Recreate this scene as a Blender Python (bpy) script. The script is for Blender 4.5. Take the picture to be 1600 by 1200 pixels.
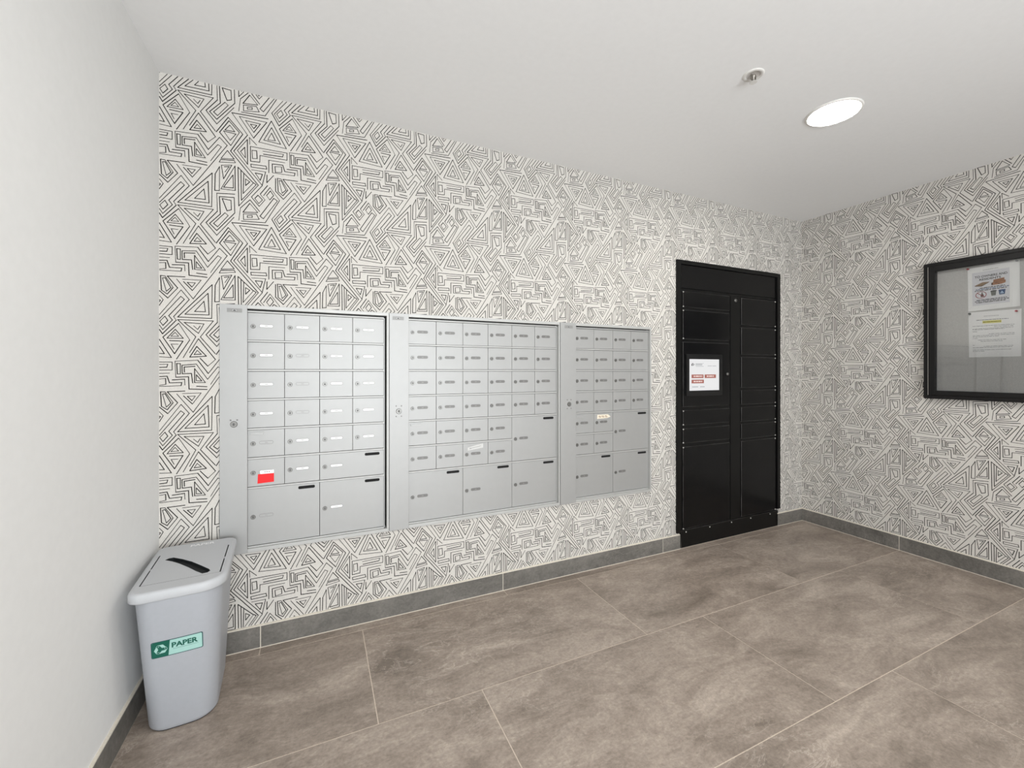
import bpy, bmesh, math, random
from mathutils import Vector, Matrix
random.seed(7)
for o in list(bpy.data.objects): bpy.data.objects.remove(o)
S = bpy.context.scene
COL = S.collection

# ------------------------------------------------------------------ camera, exposure
F, HY, YAW, HC, CX = 662.67, 579.02, math.radians(24.60), 1.227, 800.75
D, XL, XR, H, YF = 2.1804, -0.593, 3.614, 2.45, -2.60      # back wall, left wall, right wall, ceiling, front wall
cam = bpy.data.cameras.new('camera'); camo = bpy.data.objects.new('camera', cam); COL.objects.link(camo)
cam.sensor_width = 36.0; cam.lens = 36.0 * F / 1600
cam.shift_x = -(CX - 800) / 1600; cam.shift_y = (HY - 600) / 1600
cam.clip_start = 0.02
camo.location = (0, 0, HC); camo.rotation_euler = (math.pi / 2, 0, -YAW)
S.camera = camo
S.view_settings.view_transform = 'Standard'; S.view_settings.look = 'None'
S.view_settings.gamma = 1.0; S.view_settings.use_curve_mapping = False
S.view_settings.exposure = 0.16
w = bpy.data.worlds.new('world'); S.world = w; w.use_nodes = True
w.node_tree.nodes['Background'].inputs[0].default_value = (0.9, 0.95, 1, 1)
w.node_tree.nodes['Background'].inputs[1].default_value = 0.0
# unseen fill light added behind the camera, in an added glazed opening (opening WX0..WX1, WZ0..WZ1 of wall_front)
WX0, WX1, WZ0, WZ1 = -0.45, 1.95, 0.08, 2.30
fill_lamp = bpy.data.lights.new('added_fill_light', 'AREA'); fill_lamp.shape = 'RECTANGLE'; fill_lamp.size = WX1 - WX0; fill_lamp.size_y = WZ1 - WZ0
fill_lamp.energy = 165.0; fill_lamp.color = (0.93, 0.97, 1.0)
fill_lamp_obj = bpy.data.objects.new('added_fill_light', fill_lamp); COL.objects.link(fill_lamp_obj)
fill_lamp_obj.location = ((WX0 + WX1) / 2, YF - 0.12, (WZ0 + WZ1) / 2); fill_lamp_obj.rotation_euler = (math.pi / 2 + math.radians(28), 0, 0)      # added light, tilted up to brighten the ceiling
LAMP_STRENGTH = 95.0
LAMPS = [   # x, y, relative strength : recessed discs of the ceiling; the first is the one in view
    (2.222, 1.195, 1.0), (0.45, 0.35, 1.0), (2.222, -1.0, 1.0), (0.45, -1.2, 1.0)]

# ------------------------------------------------------------------ materials
def new_mat(name):
    m = bpy.data.materials.new(name); m.use_nodes = True
    nt = m.node_tree
    return m, nt, nt.nodes['Principled BSDF']
def lin(c):
    return tuple(((v / 255) / 12.92 if v / 255 <= 0.04045 else ((v / 255 + 0.055) / 1.055) ** 2.4) for v in c) + (1,)
def plain(name, rgb, rough=0.5, metal=0.0, noise=0.0, scale=60.0, bump=0.0, spec=0.5):
    """principled surface whose colour and roughness carry a fine procedural grain"""
    m, nt, b = new_mat(name)
    c = lin(rgb)
    tc = nt.nodes.new('ShaderNodeTexCoord')
    n = nt.nodes.new('ShaderNodeTexNoise'); n.inputs['Scale'].default_value = scale; n.inputs['Detail'].default_value = 5
    nt.links.new(tc.outputs['Object'], n.inputs['Vector'])
    r = nt.nodes.new('ShaderNodeValToRGB')
    r.color_ramp.elements[0].color = tuple(v * (1 - noise) for v in c[:3]) + (1,)
    r.color_ramp.elements[1].color = tuple(min(1, v * (1 + noise)) for v in c[:3]) + (1,)
    r.color_ramp.elements[0].position = 0.3; r.color_ramp.elements[1].position = 0.7
    nt.links.new(n.outputs['Fac'], r.inputs['Fac']); nt.links.new(r.outputs['Color'], b.inputs['Base Color'])
    b.inputs['Roughness'].default_value = rough; b.inputs['Metallic'].default_value = metal
    b.inputs['Specular IOR Level'].default_value = spec
    if bump:
        bp = nt.nodes.new('ShaderNodeBump'); bp.inputs['Strength'].default_value = bump; bp.inputs['Distance'].default_value = 0.002
        nt.links.new(n.outputs['Fac'], bp.inputs['Height']); nt.links.new(bp.outputs['Normal'], b.inputs['Normal'])
    return m
def emit(name, rgb, strength):
    m = bpy.data.materials.new(name); m.use_nodes = True; nt = m.node_tree
    nt.nodes.remove(nt.nodes['Principled BSDF'])
    e = nt.nodes.new('ShaderNodeEmission'); e.inputs[0].default_value = lin(rgb); e.inputs[1].default_value = strength
    nt.links.new(e.outputs[0], nt.nodes['Material Output'].inputs[0])
    return m
def stone(name, dark, mid, light, rough=0.5):
    """porcelain stone tile: clouds, streaks, pale veins, fine grain; each tile gets its own cut of the pattern"""
    m, nt, b = new_mat(name)
    N = nt.nodes.new; L = nt.links.new
    tc = N('ShaderNodeTexCoord'); oi = N('ShaderNodeObjectInfo')
    mul = N('ShaderNodeVectorMath'); mul.operation = 'SCALE'; mul.inputs[0].default_value = (37.0, 91.0, 53.0)
    L(oi.outputs['Random'], mul.inputs['Scale'])
    add = N('ShaderNodeVectorMath'); L(tc.outputs['Object'], add.inputs[0]); L(mul.outputs[0], add.inputs[1])
    mp = N('ShaderNodeMapping'); mp.inputs['Rotation'].default_value = (0, 0, 0.45); mp.inputs['Scale'].default_value = (1.0, 2.2, 1.6)
    L(add.outputs[0], mp.inputs['Vector'])
    n1 = N('ShaderNodeTexNoise'); n1.inputs['Scale'].default_value = 2.4; n1.inputs['Detail'].default_value = 13; n1.inputs['Roughness'].default_value = 0.70; n1.inputs['Distortion'].default_value = 0.6
    L(mp.outputs[0], n1.inputs['Vector'])
    r1 = N('ShaderNodeValToRGB'); e = r1.color_ramp.elements
    e[0].position = 0.30; e[0].color = lin(dark); e[1].position = 0.72; e[1].color = lin(light)
    k = e.new(0.5); k.color = lin(mid)
    L(n1.outputs['Fac'], r1.inputs['Fac'])
    n2 = N('ShaderNodeTexNoise'); n2.inputs['Scale'].default_value = 85; n2.inputs['Detail'].default_value = 6; n2.inputs['Roughness'].default_value = 0.7
    L(add.outputs[0], n2.inputs['Vector'])
    mr = N('ShaderNodeMapRange'); mr.inputs['From Min'].default_value = 0.3; mr.inputs['From Max'].default_value = 0.7
    mr.inputs['To Min'].default_value = 0.80; mr.inputs['To Max'].default_value = 1.20
    L(n2.outputs['Fac'], mr.inputs['Value'])
    n5 = N('ShaderNodeTexNoise'); n5.inputs['Scale'].default_value = 26; n5.inputs['Detail'].default_value = 9; n5.inputs['Roughness'].default_value = 0.75; n5.inputs['Distortion'].default_value = 0.8
    L(mp.outputs[0], n5.inputs['Vector'])
    m5 = N('ShaderNodeMapRange'); m5.inputs['From Min'].default_value = 0.34; m5.inputs['From Max'].default_value = 0.66; m5.inputs['To Min'].default_value = 0.84; m5.inputs['To Max'].default_value = 1.16
    L(n5.outputs['Fac'], m5.inputs['Value'])
    mm = N('ShaderNodeMath'); mm.operation = 'MULTIPLY'; L(mr.outputs[0], mm.inputs[0]); L(m5.outputs[0], mm.inputs[1])
    mx = N('ShaderNodeMix'); mx.data_type = 'RGBA'; mx.blend_type = 'MULTIPLY'; mx.inputs['Factor'].default_value = 1
    L(r1.outputs[0], mx.inputs['A']); L(mm.outputs[0], mx.inputs['B'])
    # pale veins where a warped noise crosses its middle value
    n3 = N('ShaderNodeTexNoise'); n3.inputs['Scale'].default_value = 3.4; n3.inputs['Detail'].default_value = 8; n3.inputs['Roughness'].default_value = 0.66; n3.inputs['Distortion'].default_value = 1.2
    L(mp.outputs[0], n3.inputs['Vector'])
    sb = N('ShaderNodeMath'); sb.operation = 'SUBTRACT'; sb.inputs[1].default_value = 0.5; L(n3.outputs['Fac'], sb.inputs[0])
    ab = N('ShaderNodeMath'); ab.operation = 'ABSOLUTE'; L(sb.outputs[0], ab.inputs[0])
    v = N('ShaderNodeMapRange'); v.inputs['From Min'].default_value = 0.0; v.inputs['From Max'].default_value = 0.012; v.inputs['To Min'].default_value = 0.35; v.inputs['To Max'].default_value = 0.0
    L(ab.outputs[0], v.inputs['Value'])
    n4 = N('ShaderNodeTexNoise'); n4.inputs['Scale'].default_value = 1.7; L(add.outputs[0], n4.inputs['Vector'])
    m4 = N('ShaderNodeMapRange'); m4.inputs['From Min'].default_value = 0.45; m4.inputs['From Max'].default_value = 0.65; L(n4.outputs['Fac'], m4.inputs['Value'])
    vm = N('ShaderNodeMath'); vm.operation = 'MULTIPLY'; L(v.outputs[0], vm.inputs[0]); L(m4.outputs[0], vm.inputs[1])
    mv = N('ShaderNodeMix'); mv.data_type = 'RGBA'; mv.inputs['B'].default_value = lin(tuple(min(255, c + 45) for c in light))
    L(vm.outputs[0], mv.inputs['Factor']); L(mx.outputs['Result'], mv.inputs['A'])
    L(mv.outputs['Result'], b.inputs['Base Color'])
    b.inputs['Roughness'].default_value = rough
    bp = N('ShaderNodeBump'); bp.inputs['Strength'].default_value = 0.12; bp.inputs['Distance'].default_value = 0.002
    L(n2.outputs['Fac'], bp.inputs['Height']); L(bp.outputs['Normal'], b.inputs['Normal'])
    return m
def paper_wall(name, rgb):
    """unprinted ground of the wallpaper: a fine woven grain"""
    m, nt, b = new_mat(name); N = nt.nodes.new; L = nt.links.new
    tc = N('ShaderNodeTexCoord')
    n = N('ShaderNodeTexNoise'); n.inputs['Scale'].default_value = 420; n.inputs['Detail'].default_value = 3
    L(tc.outputs['Object'], n.inputs['Vector'])
    c = lin(rgb); r = N('ShaderNodeValToRGB')
    r.color_ramp.elements[0].position = 0.3; r.color_ramp.elements[0].color = tuple(x * 0.86 for x in c[:3]) + (1,)
    r.color_ramp.elements[1].position = 0.7; r.color_ramp.elements[1].color = tuple(min(1, x * 1.1) for x in c[:3]) + (1,)
    L(n.outputs['Fac'], r.inputs['Fac']); L(r.outputs[0], b.inputs['Base Color'])
    b.inputs['Roughness'].default_value = 0.85; b.inputs['Specular IOR Level'].default_value = 0.2
    bp = N('ShaderNodeBump'); bp.inputs['Strength'].default_value = 0.15; bp.inputs['Distance'].default_value = 0.001
    L(n.outputs['Fac'], bp.inputs['Height']); L(bp.outputs['Normal'], b.inputs['Normal'])
    return m
def fabric(name, rgb):
    m, nt, b = new_mat(name); N = nt.nodes.new; L = nt.links.new
    tc = N('ShaderNodeTexCoord')
    mp = N('ShaderNodeMapping'); mp.inputs['Scale'].default_value = (300, 300, 900); L(tc.outputs['Object'], mp.inputs[0])
    n = N('ShaderNodeTexNoise'); n.inputs['Scale'].default_value = 1; n.inputs['Detail'].default_value = 2; L(mp.outputs[0], n.inputs['Vector'])
    c = lin(rgb); r = N('ShaderNodeValToRGB')
    r.color_ramp.elements[0].position = 0.25; r.color_ramp.elements[0].color = tuple(x * 0.75 for x in c[:3]) + (1,)
    r.color_ramp.elements[1].position = 0.75; r.color_ramp.elements[1].color = tuple(min(1, x * 1.25) for x in c[:3]) + (1,)
    L(n.outputs['Fac'], r.inputs['Fac']); L(r.outputs[0], b.inputs['Base Color']); b.inputs['Roughness'].default_value = 0.9
    return m
def glass_pane(name):
    """thin clear pane: fresnel mix of a mirror reflection and straight transmission"""
    m = bpy.data.materials.new(name); m.use_nodes = True; nt = m.node_tree; N = nt.nodes.new; L = nt.links.new
    nt.nodes.remove(nt.nodes['Principled BSDF'])
    t = N('ShaderNodeBsdfTransparent'); t.inputs[0].default_value = (0.985, 0.99, 0.99, 1)
    g = N('ShaderNodeBsdfGlossy'); g.inputs['Roughness'].default_value = 0.0
    f = N('ShaderNodeFresnel'); f.inputs[0].default_value = 1.6
    mx = N('ShaderNodeMixShader'); L(f.outputs[0], mx.inputs[0]); L(t.outputs[0], mx.inputs[1]); L(g.outputs[0], mx.inputs[2])
    L(mx.outputs[0], nt.nodes['Material Output'].inputs[0])
    return m

M = {}
M['white_wall'] = plain('white_wall_paint', (233, 233, 232), 0.75, noise=0.012, scale=40, bump=0.03, spec=0.3)
M['ceiling'] = plain('ceiling_paint', (240, 240, 240), 0.85, noise=0.01, scale=40, spec=0.2)
M['paper'] = paper_wall('wallpaper_ground', (212, 208, 202))
M['ink'] = plain('wallpaper_ink', (34, 31, 29), 0.8, noise=0.15, scale=90, spec=0.2)
M['tile'] = stone('floor_stone', (118, 107, 97), (151, 138, 127), (182, 169, 157), 0.42)
M['skirt'] = stone('skirting_stone', (88, 85, 81), (109, 106, 101), (130, 126, 120), 0.5)
M['grout'] = plain('grout', (208, 195, 180), 0.9, noise=0.1, scale=150)
M['pale_grout'] = plain('pale_grout', (222, 214, 200), 0.9, noise=0.06, scale=150)
M['alu'] = plain('mailbox_aluminium', (173, 173, 172), 0.52, 0.52, noise=0.012, scale=25, spec=0.45)
M['alu_rail'] = plain('aluminium_rail', (190, 190, 188), 0.55, 0.45, noise=0.02, scale=30)
M['recess'] = plain('recess_shade', (34, 34, 34), 0.7, noise=0.05)  # darkened so the gaps around the mailbox doors read as shade
M['chrome'] = plain('lock_chrome', (136, 135, 132), 0.38, 0.85, noise=0.05, scale=80)
M['pin_metal'] = plain('bright_pin_metal', (214, 212, 208), 0.4, 0.3, noise=0.03)
M['keyway'] = plain('keyway_dark', (22, 21, 20), 0.6, noise=0.1)
M['card'] = plain('name_card_white', (250, 250, 250), 0.6, noise=0.01)
M['slot_grey'] = plain('name_slot_grey', (122, 121, 119), 0.45, 0.3, noise=0.05)
M['slot_rim'] = plain('name_slot_rim', (146, 146, 144), 0.4, 0.1, noise=0.03)
M['faint'] = plain('faint_print', (150, 149, 147), 0.7, noise=0.05)
M['black_slot'] = plain('mail_slot_black', (9, 9, 9), 0.8, noise=0.1)
M['red'] = plain('red_sticker', (240, 24, 30), 0.6, noise=0.03)
M['beige'] = plain('beige_sticker', (232, 222, 204), 0.6, noise=0.03)
M['sticker'] = plain('white_sticker', (206, 206, 204), 0.6, noise=0.02)
M['black'] = plain('black_powder_coat', (13, 13, 13), 0.36, noise=0.06, scale=200, bump=0.03, spec=0.26)
M['black_door'] = plain('black_door_coat', (13, 13, 14), 0.22, noise=0.05, scale=200, bump=0.02, spec=0.26)
M['edge_highlight'] = plain('steel_edge_highlight', (84, 83, 82), 0.40, 0.7, noise=0.75, scale=9)  # patchy paler bevels: light glinting on the locker edges, put into the colour
M['bezel'] = plain('black_bezel', (17, 17, 18), 0.3, noise=0.05)
M['frame_black'] = plain('board_frame_black', (18, 17, 17), 0.42, noise=0.08, scale=120, spec=0.3)
M['groove'] = plain('frame_groove_metal', (176, 172, 168), 0.3, 0.7, noise=0.05)
M['fabric'] = fabric('board_fabric', (202, 200, 197))
M['glass'] = glass_pane('clear_glass')
M['sheet'] = plain('paper_sheet', (250, 249, 248), 0.7, noise=0.012, scale=20)
M['print'] = plain('print_black', (40, 40, 44), 0.8, noise=0.05)
M['print_grey'] = plain('print_grey', (132, 130, 132), 0.8, noise=0.05)
M['print_blue'] = plain('print_blue', (52, 82, 124), 0.7, noise=0.05)
M['print_pale_blue'] = plain('print_pale_blue', (190, 212, 236), 0.7, noise=0.03)
M['print_brown'] = plain('print_brown', (170, 118, 84), 0.8, noise=0.12, scale=200)
M['print_tan'] = plain('print_tan', (150, 122, 92), 0.8, noise=0.1, scale=200)
M['print_dkbrown'] = plain('print_dark_brown', (88, 62, 46), 0.8, noise=0.1)
M['print_red'] = plain('print_red', (150, 62, 72), 0.8, noise=0.05)
M['print_green_grey'] = plain('print_bin_grey', (112, 114, 110), 0.8, noise=0.05)
M['print_pink'] = plain('print_pink', (236, 222, 224), 0.8, noise=0.02)
M['print_panel'] = plain('print_panel', (228, 227, 231), 0.8, noise=0.02)
M['yellow'] = plain('yellow_highlight', (236, 228, 120), 0.7, noise=0.05)
M['olive'] = plain('highlighted_print', (140, 136, 62), 0.7, noise=0.05)
M['bin'] = plain('grey_bin_plastic', (172, 175, 181), 0.42, noise=0.015, scale=60, bump=0.02)
M['lid'] = plain('grey_lid_plastic', (190, 192, 195), 0.5, noise=0.02, scale=300, bump=0.06)
M['letter'] = plain('pale_lettering', (244, 244, 245), 0.5, noise=0.01)
M['hole'] = plain('opening_shade', (16, 22, 24), 0.7, noise=0.1)  # shade inside the bin lid's slot and slits, put into the colour
M['green'] = plain('label_green', (6, 92, 76), 0.5, noise=0.03)
M['border'] = plain('label_border', (38, 82, 84), 0.5, noise=0.03)
M['pale_green'] = plain('label_pale_green', (166, 208, 200), 0.5, noise=0.02)
M['foot'] = plain('dark_underside', (34, 34, 34), 0.7, noise=0.05)
M['white_metal'] = plain('white_enamel', (226, 224, 220), 0.4, noise=0.02)
M['sprk'] = plain('sprinkler_metal', (150, 145, 138), 0.35, 0.7, noise=0.05)
M['sprk_dark'] = plain('sprinkler_cavity', (196, 192, 188), 0.7, noise=0.1)
M['lens'] = emit('lamp_lens', (255, 252, 246), LAMP_STRENGTH)
M['screen'] = emit('screen_white', (240, 240, 240), 0.86)
M['screen_btn'] = emit('screen_button', (172, 112, 102), 0.9)
M['screen_btn_text'] = emit('screen_button_text', (240, 214, 208), 0.9)
M['screen_grey'] = emit('screen_grey_text', (176, 178, 180), 0.9)
M['screen_dark'] = emit('screen_dark', (50, 48, 48), 0.9)
M['pin_red'] = plain('pin_red', (176, 40, 58), 0.35, noise=0.05)
M['pin_black'] = plain('pin_black', (30, 30, 32), 0.35, noise=0.05)
M['pin_clear'] = plain('pin_grey', (150, 152, 154), 0.3, noise=0.05)

# ------------------------------------------------------------------ mesh helpers
def back_map(u, v, d): return (u, -d, v)            # things on the back wall: u right, v up, d out of the wall
def right_map(u, v, d): return (-d, -u, v)          # things on the right wall
def flat_map(u, v, d): return (u, v, d)             # things lying flat: d up
def ceil_map(u, v, d): return (u, v, -d)            # things under the ceiling: d down
class MB:
    def __init__(s, fmap=flat_map): s.v = []; s.f = []; s.mi = []; s.mats = []; s.map = fmap; s.sm = []
    def slot(s, m):
        if m not in s.mats: s.mats.append(m)
        return s.mats.index(m)
    def add(s, pts, faces, m, smooth=False):
        o = len(s.v); s.v += [tuple(s.map(*p)) for p in pts]; k = s.slot(m)
        for f in faces: s.f.append([o + i for i in f]); s.mi.append(k); s.sm.append(smooth)
    def box(s, u0, u1, v0, v1, d0, d1, m):
        p = [(u, v, d) for d in (d0, d1) for v in (v0, v1) for u in (u0, u1)]
        s.add(p, [(0, 1, 3, 2), (4, 6, 7, 5), (0, 4, 5, 1), (2, 3, 7, 6), (0, 2, 6, 4), (1, 5, 7, 3)], m)
    def poly(s, pts2, d, m):
        s.add([(u, v, d) for u, v in pts2], [tuple(range(len(pts2)))], m)
    def prism(s, pts2, d0, d1, m, mside=None, back=True):
        n = len(pts2); p = [(u, v, d0) for u, v in pts2] + [(u, v, d1) for u, v in pts2]
        s.add(p, [tuple(range(n, 2 * n))] + ([tuple(range(n - 1, -1, -1))] if back else []), m)
        s.add(p, [(i, (i + 1) % n, n + (i + 1) % n, n + i) for i in range(n)], mside or m)
    def lathe(s, cu, cv, prof, m, n=20, cap0=False, cap1=True, smooth=True):
        """prof: list of (radius, d)"""
        pts = []
        for r, d in prof: pts += [(cu + r * math.cos(2 * math.pi * i / n), cv + r * math.sin(2 * math.pi * i / n), d) for i in range(n)]
        fs = []
        for k in range(len(prof) - 1):
            fs += [(k * n + i, k * n + (i + 1) % n, (k + 1) * n + (i + 1) % n, (k + 1) * n + i) for i in range(n)]
        s.add(pts, fs, m, smooth)
        if cap1: s.add(pts[-n:], [tuple(range(n))], m)
        if cap0: s.add(pts[:n], [tuple(range(n - 1, -1, -1))], m)
    def stroke(s, a, b, wdt, d, m):
        dx, dy = b[0] - a[0], b[1] - a[1]; l = math.hypot(dx, dy) or 1; nx, ny = -dy / l * wdt / 2, dx / l * wdt / 2
        s.poly([(a[0] - nx, a[1] - ny), (b[0] - nx, b[1] - ny), (b[0] + nx, b[1] + ny), (a[0] + nx, a[1] + ny)], d, m)
    def text(s, body, u, v, size, d, m, width=None, bold=0.0, align='LEFT', shear=0.0, fmap=None):
        vs, fs = text_mesh(body, size, bold, shear)
        us = [p[0] for p in vs]; lo, hi = min(us), max(us); k = (width / (hi - lo)) if width else 1.0
        off = {'LEFT': -lo, 'CENTER': -(lo + hi) / 2}[align]
        pts = [(u + (p[0] + off) * k, v + p[1], d) for p in vs]
        if fmap: pts = [fmap(*p) for p in pts]
        s.add(pts, fs, m)
    def mesh(s, name, origin=(0, 0, 0), bevel=0.0, seg=2, edge=None):
        me = bpy.data.meshes.new(name)
        me.from_pydata([(x - origin[0], y - origin[1], z - origin[2]) for x, y, z in s.v], [], s.f)
        for m in s.mats: me.materials.append(m)
        if edge: me.materials.append(edge)
        me.polygons.foreach_set('material_index', s.mi); me.polygons.foreach_set('use_smooth', s.sm)
        bm = bmesh.new(); bm.from_mesh(me)
        if bevel:
            bmesh.ops.remove_doubles(bm, verts=bm.verts, dist=1e-6)
            bmesh.ops.recalc_face_normals(bm, faces=bm.faces)
            ed = [e for e in bm.edges if len(e.link_faces) == 2 and e.calc_face_angle(0) > 0.5]
            bmesh.ops.bevel(bm, geom=ed, offset=bevel, segments=seg, profile=0.7, affect='EDGES', clamp_overlap=True, material=len(s.mats) if edge else -1)
        else:
            bmesh.ops.recalc_face_normals(bm, faces=bm.faces)
        bm.to_mesh(me); bm.free(); me.update()
        return me
_tx = {}
def text_mesh(body, size, bold=0.0, shear=0.0):
    key = (body, size, bold, shear)
    if key in _tx: return _tx[key]
    cu = bpy.data.curves.new('lettering', 'FONT'); cu.body = body; cu.size = size; cu.offset = bold; cu.shear = shear; cu.resolution_u = 3
    o = bpy.data.objects.new('lettering', cu); COL.objects.link(o)
    bpy.context.view_layer.update(); dg = bpy.context.evaluated_depsgraph_get()
    me = bpy.data.meshes.new_from_object(o.evaluated_get(dg))
    vs = [tuple(v.co) for v in me.vertices]; fs = [tuple(p.vertices) for p in me.polygons]
    bpy.data.objects.remove(o); bpy.data.curves.remove(cu); bpy.data.meshes.remove(me)
    _tx[key] = (vs, fs)
    return vs, fs
def link(name, me, parent=None, loc=(0, 0, 0), **props):
    o = bpy.data.objects.new(name, me); COL.objects.link(o); o.location = loc
    if parent: o.parent = parent
    for k, v in props.items(): o[k] = v
    return o
def thing(name, label, cat, loc, group=None):
    o = bpy.data.objects.new(name, None); COL.objects.link(o); o.location = loc; o.empty_display_size = 0.1
    o['label'] = label; o['category'] = cat
    if group: o['group'] = group
    return o
def rrect(w, h, r, n=5, cx=0, cy=0):
    rs = r if isinstance(r, (list, tuple)) else [r] * 4          # order: +x+y, -x+y, -x-y, +x-y
    out = []
    for k, (sx, sy) in enumerate(((1, 1), (-1, 1), (-1, -1), (1, -1))):
        q = rs[k]
        for i in range(n + 1):
            a = math.pi / 2 * (k + i / n)
            out.append((cx + sx * (w / 2 - q) + q * math.cos(a), cy + sy * (h / 2 - q) + q * math.sin(a)))
    return out
def sc(off): return (D - off) / D            # a point measured on the wall plane, moved out by off along the same depth scale

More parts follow.
